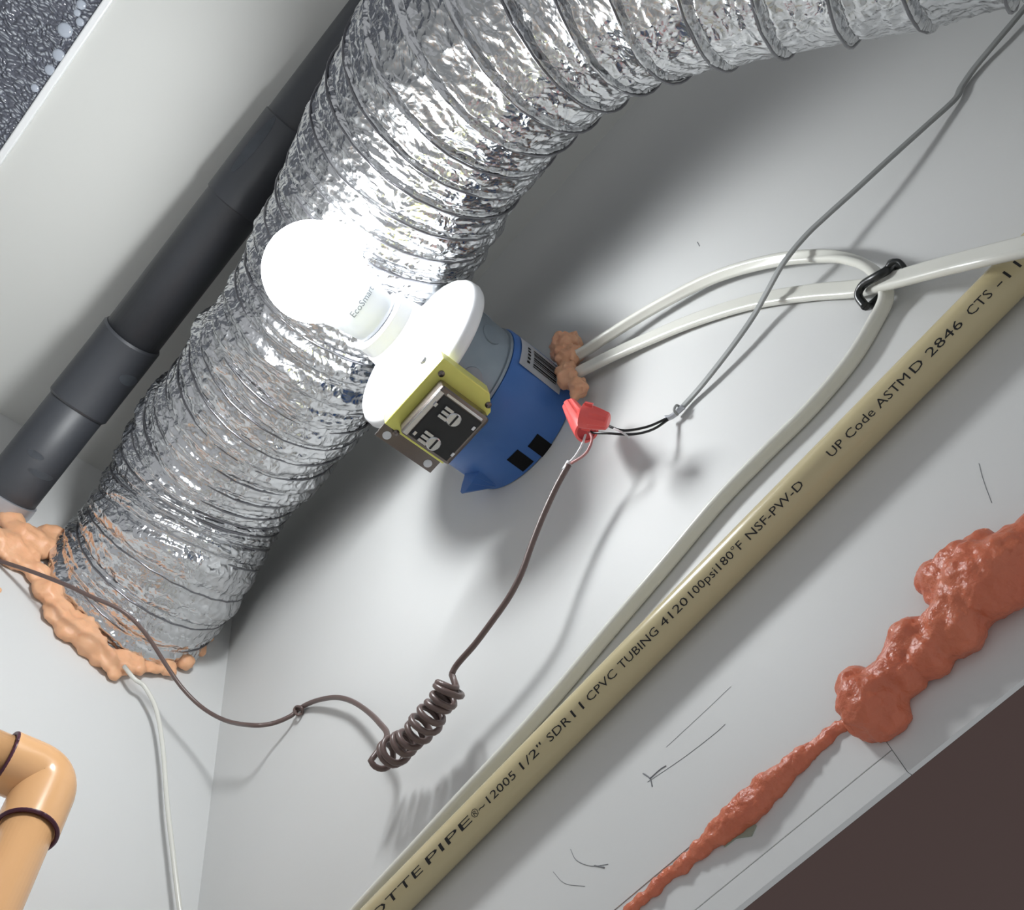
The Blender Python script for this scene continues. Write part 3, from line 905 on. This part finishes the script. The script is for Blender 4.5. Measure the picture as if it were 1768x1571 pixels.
for k in range(tot + 1):
    t = k / tot
    # the first and last turn are pulled open, the rest sit tight
    w_ = t * turns
    tt = .10 * w_ if w_ < 1 else (.87 + .13 * (w_ - turns + 1) if w_ > turns - 1 else .10 + .77 * (w_ - 1) / (turns - 2))
    i = min(int(tt * (n - 1)), n - 1)
    an = 2 * math.pi * turns * t + 1.0
    rr = .0068 * (1 + .12 * math.sin(t * 17.0)) * min(1, .25 + t * 12)
    coil.append(axis[i] + (Nn[i] * math.cos(an) + Bn[i] * math.sin(an)) * rr + Tt[i] * .001 * math.sin(t * 40))
tail = [on_right(*p) for p in [(668, 1272, .0185), (655, 1248, .016), (632, 1226, .012), (606, 1210, .009), (580, 1204, .0075), (552, 1208, .005), (530, 1216, .003), (515, 1225, .0022)]]
full = lead_pts + coil[3:] + catmull([coil[-1]] + tail, 8)[1:]
obj('coiled_sheath', tube_bm(full, .0018, 8), 'brownwire', tw)
tail2 = [on_right(515, 1225, .0022), on_right(500, 1237, .006), on_right(470, 1249, .013), on_right(435, 1252, .024), at(390, 1244, .715), at(350, 1222, .730), at(315, 1188, .735), at(285, 1145, .738), at(258, 1103, .735), at(232, 1072, .730),
         at(205, 1051, .728), at(160, 1031, .728), at(110, 1008, .735), at(50, 985, .745), at(0, 968, .752), at(-60, 945, .76)]
obj('sheath', tube_bm(catmull(tail2, 10), .00165, 8), 'brownwire', tw)
path = catmull([on_right(*p) for p in [(522, 1232, .001), (514, 1234, .004), (508, 1227, .005), (512, 1220, .005), (521, 1222, .004), (522, 1232, .001)]], 6)
obj('knot', tube_bm(path, .0011, 8), 'brownwire', tw)

# ------------------------------------------------------------------ white cable down the back wall
path = catmull([on_back(*p) for p in [(214, 1150, .012), (232, 1172, .014), (250, 1186, .014), (270, 1226, .014), (281, 1290, .014), (288, 1380, .014), (297, 1460, .014), (309, 1560, .014), (322, 1650, .014)]], 10)
o = obj('phone_cable', tube_bm(path, .0017, 10), 'cable'); tag(o, 'thin white cable hanging down the back wall below the foam ring', 'cable')

# ------------------------------------------------------------------ tan-orange pipe elbow
def elbow():
    P = at(86, 1346, .555)
    r = .0143; hr = .0172
    root = empty('pipe_elbow', P); tag(root, 'tan orange plastic pipe with elbow and purple joint rings at lower left', 'pipe')
    dy = Vector((.0, 1, .0)); dz = Vector((0, .10, -1)).normalized()
    ha, hb = .0285, .0385
    br = .0135
    arc = [P + dy * ha]
    # rounded corner
    for k in range(13):
        t = k / 12
        a = P + dy * br; b = P + dz * br
        arc.append(a * (1 - t) ** 2 + P * 2 * t * (1 - t) + b * t * t)
    arc.append(P + dz * hb)
    rad = [hr] + [hr * 1.0] * 13 + [hr]
    o = obj('elbow', tube_bm(arc, rad, 40), 'orange', root); shade_angle(o, 50)
    obj('pipe', tube_bm([P + dy * (ha - .01), P + dy * .5], r, 40), 'orange', root)
    obj('pipe', tube_bm([P + dz * (hb - .01), P + dz * .6], r, 40), 'orange', root)
    for d, h in ((dy, ha), (dz, hb)):
        pts = []
        q = d.to_track_quat('Z', 'Y').to_matrix()
        for k in range(49):
            a = 2 * math.pi * k / 48; pts.append(P + d * (h + .0002) + q @ Vector((math.cos(a) * .0160, math.sin(a) * .0160, 0)))
        obj('primer_ring', tube_bm(pts, .0013, 8), 'purple', root)
elbow()
# white pipe clip behind the elbow
c = at(-8, 1408, .60)
cl = empty('pipe_clip', c); tag(cl, 'white plastic pipe clip behind the tan orange pipe at the left edge', 'pipe clip')
box('base', (c.x, c.y - .012, c.z - .012), (-.0005, c.y + .03, c.z + .014), 'porcelain', cl, .001)
obj('hook', tube_bm(catmull([c + Vector((.002, .02, .01)), c + Vector((-.012, .022, .012)), c + Vector((-.02, .02, 0))], 6), .003, 10), 'porcelain', cl)
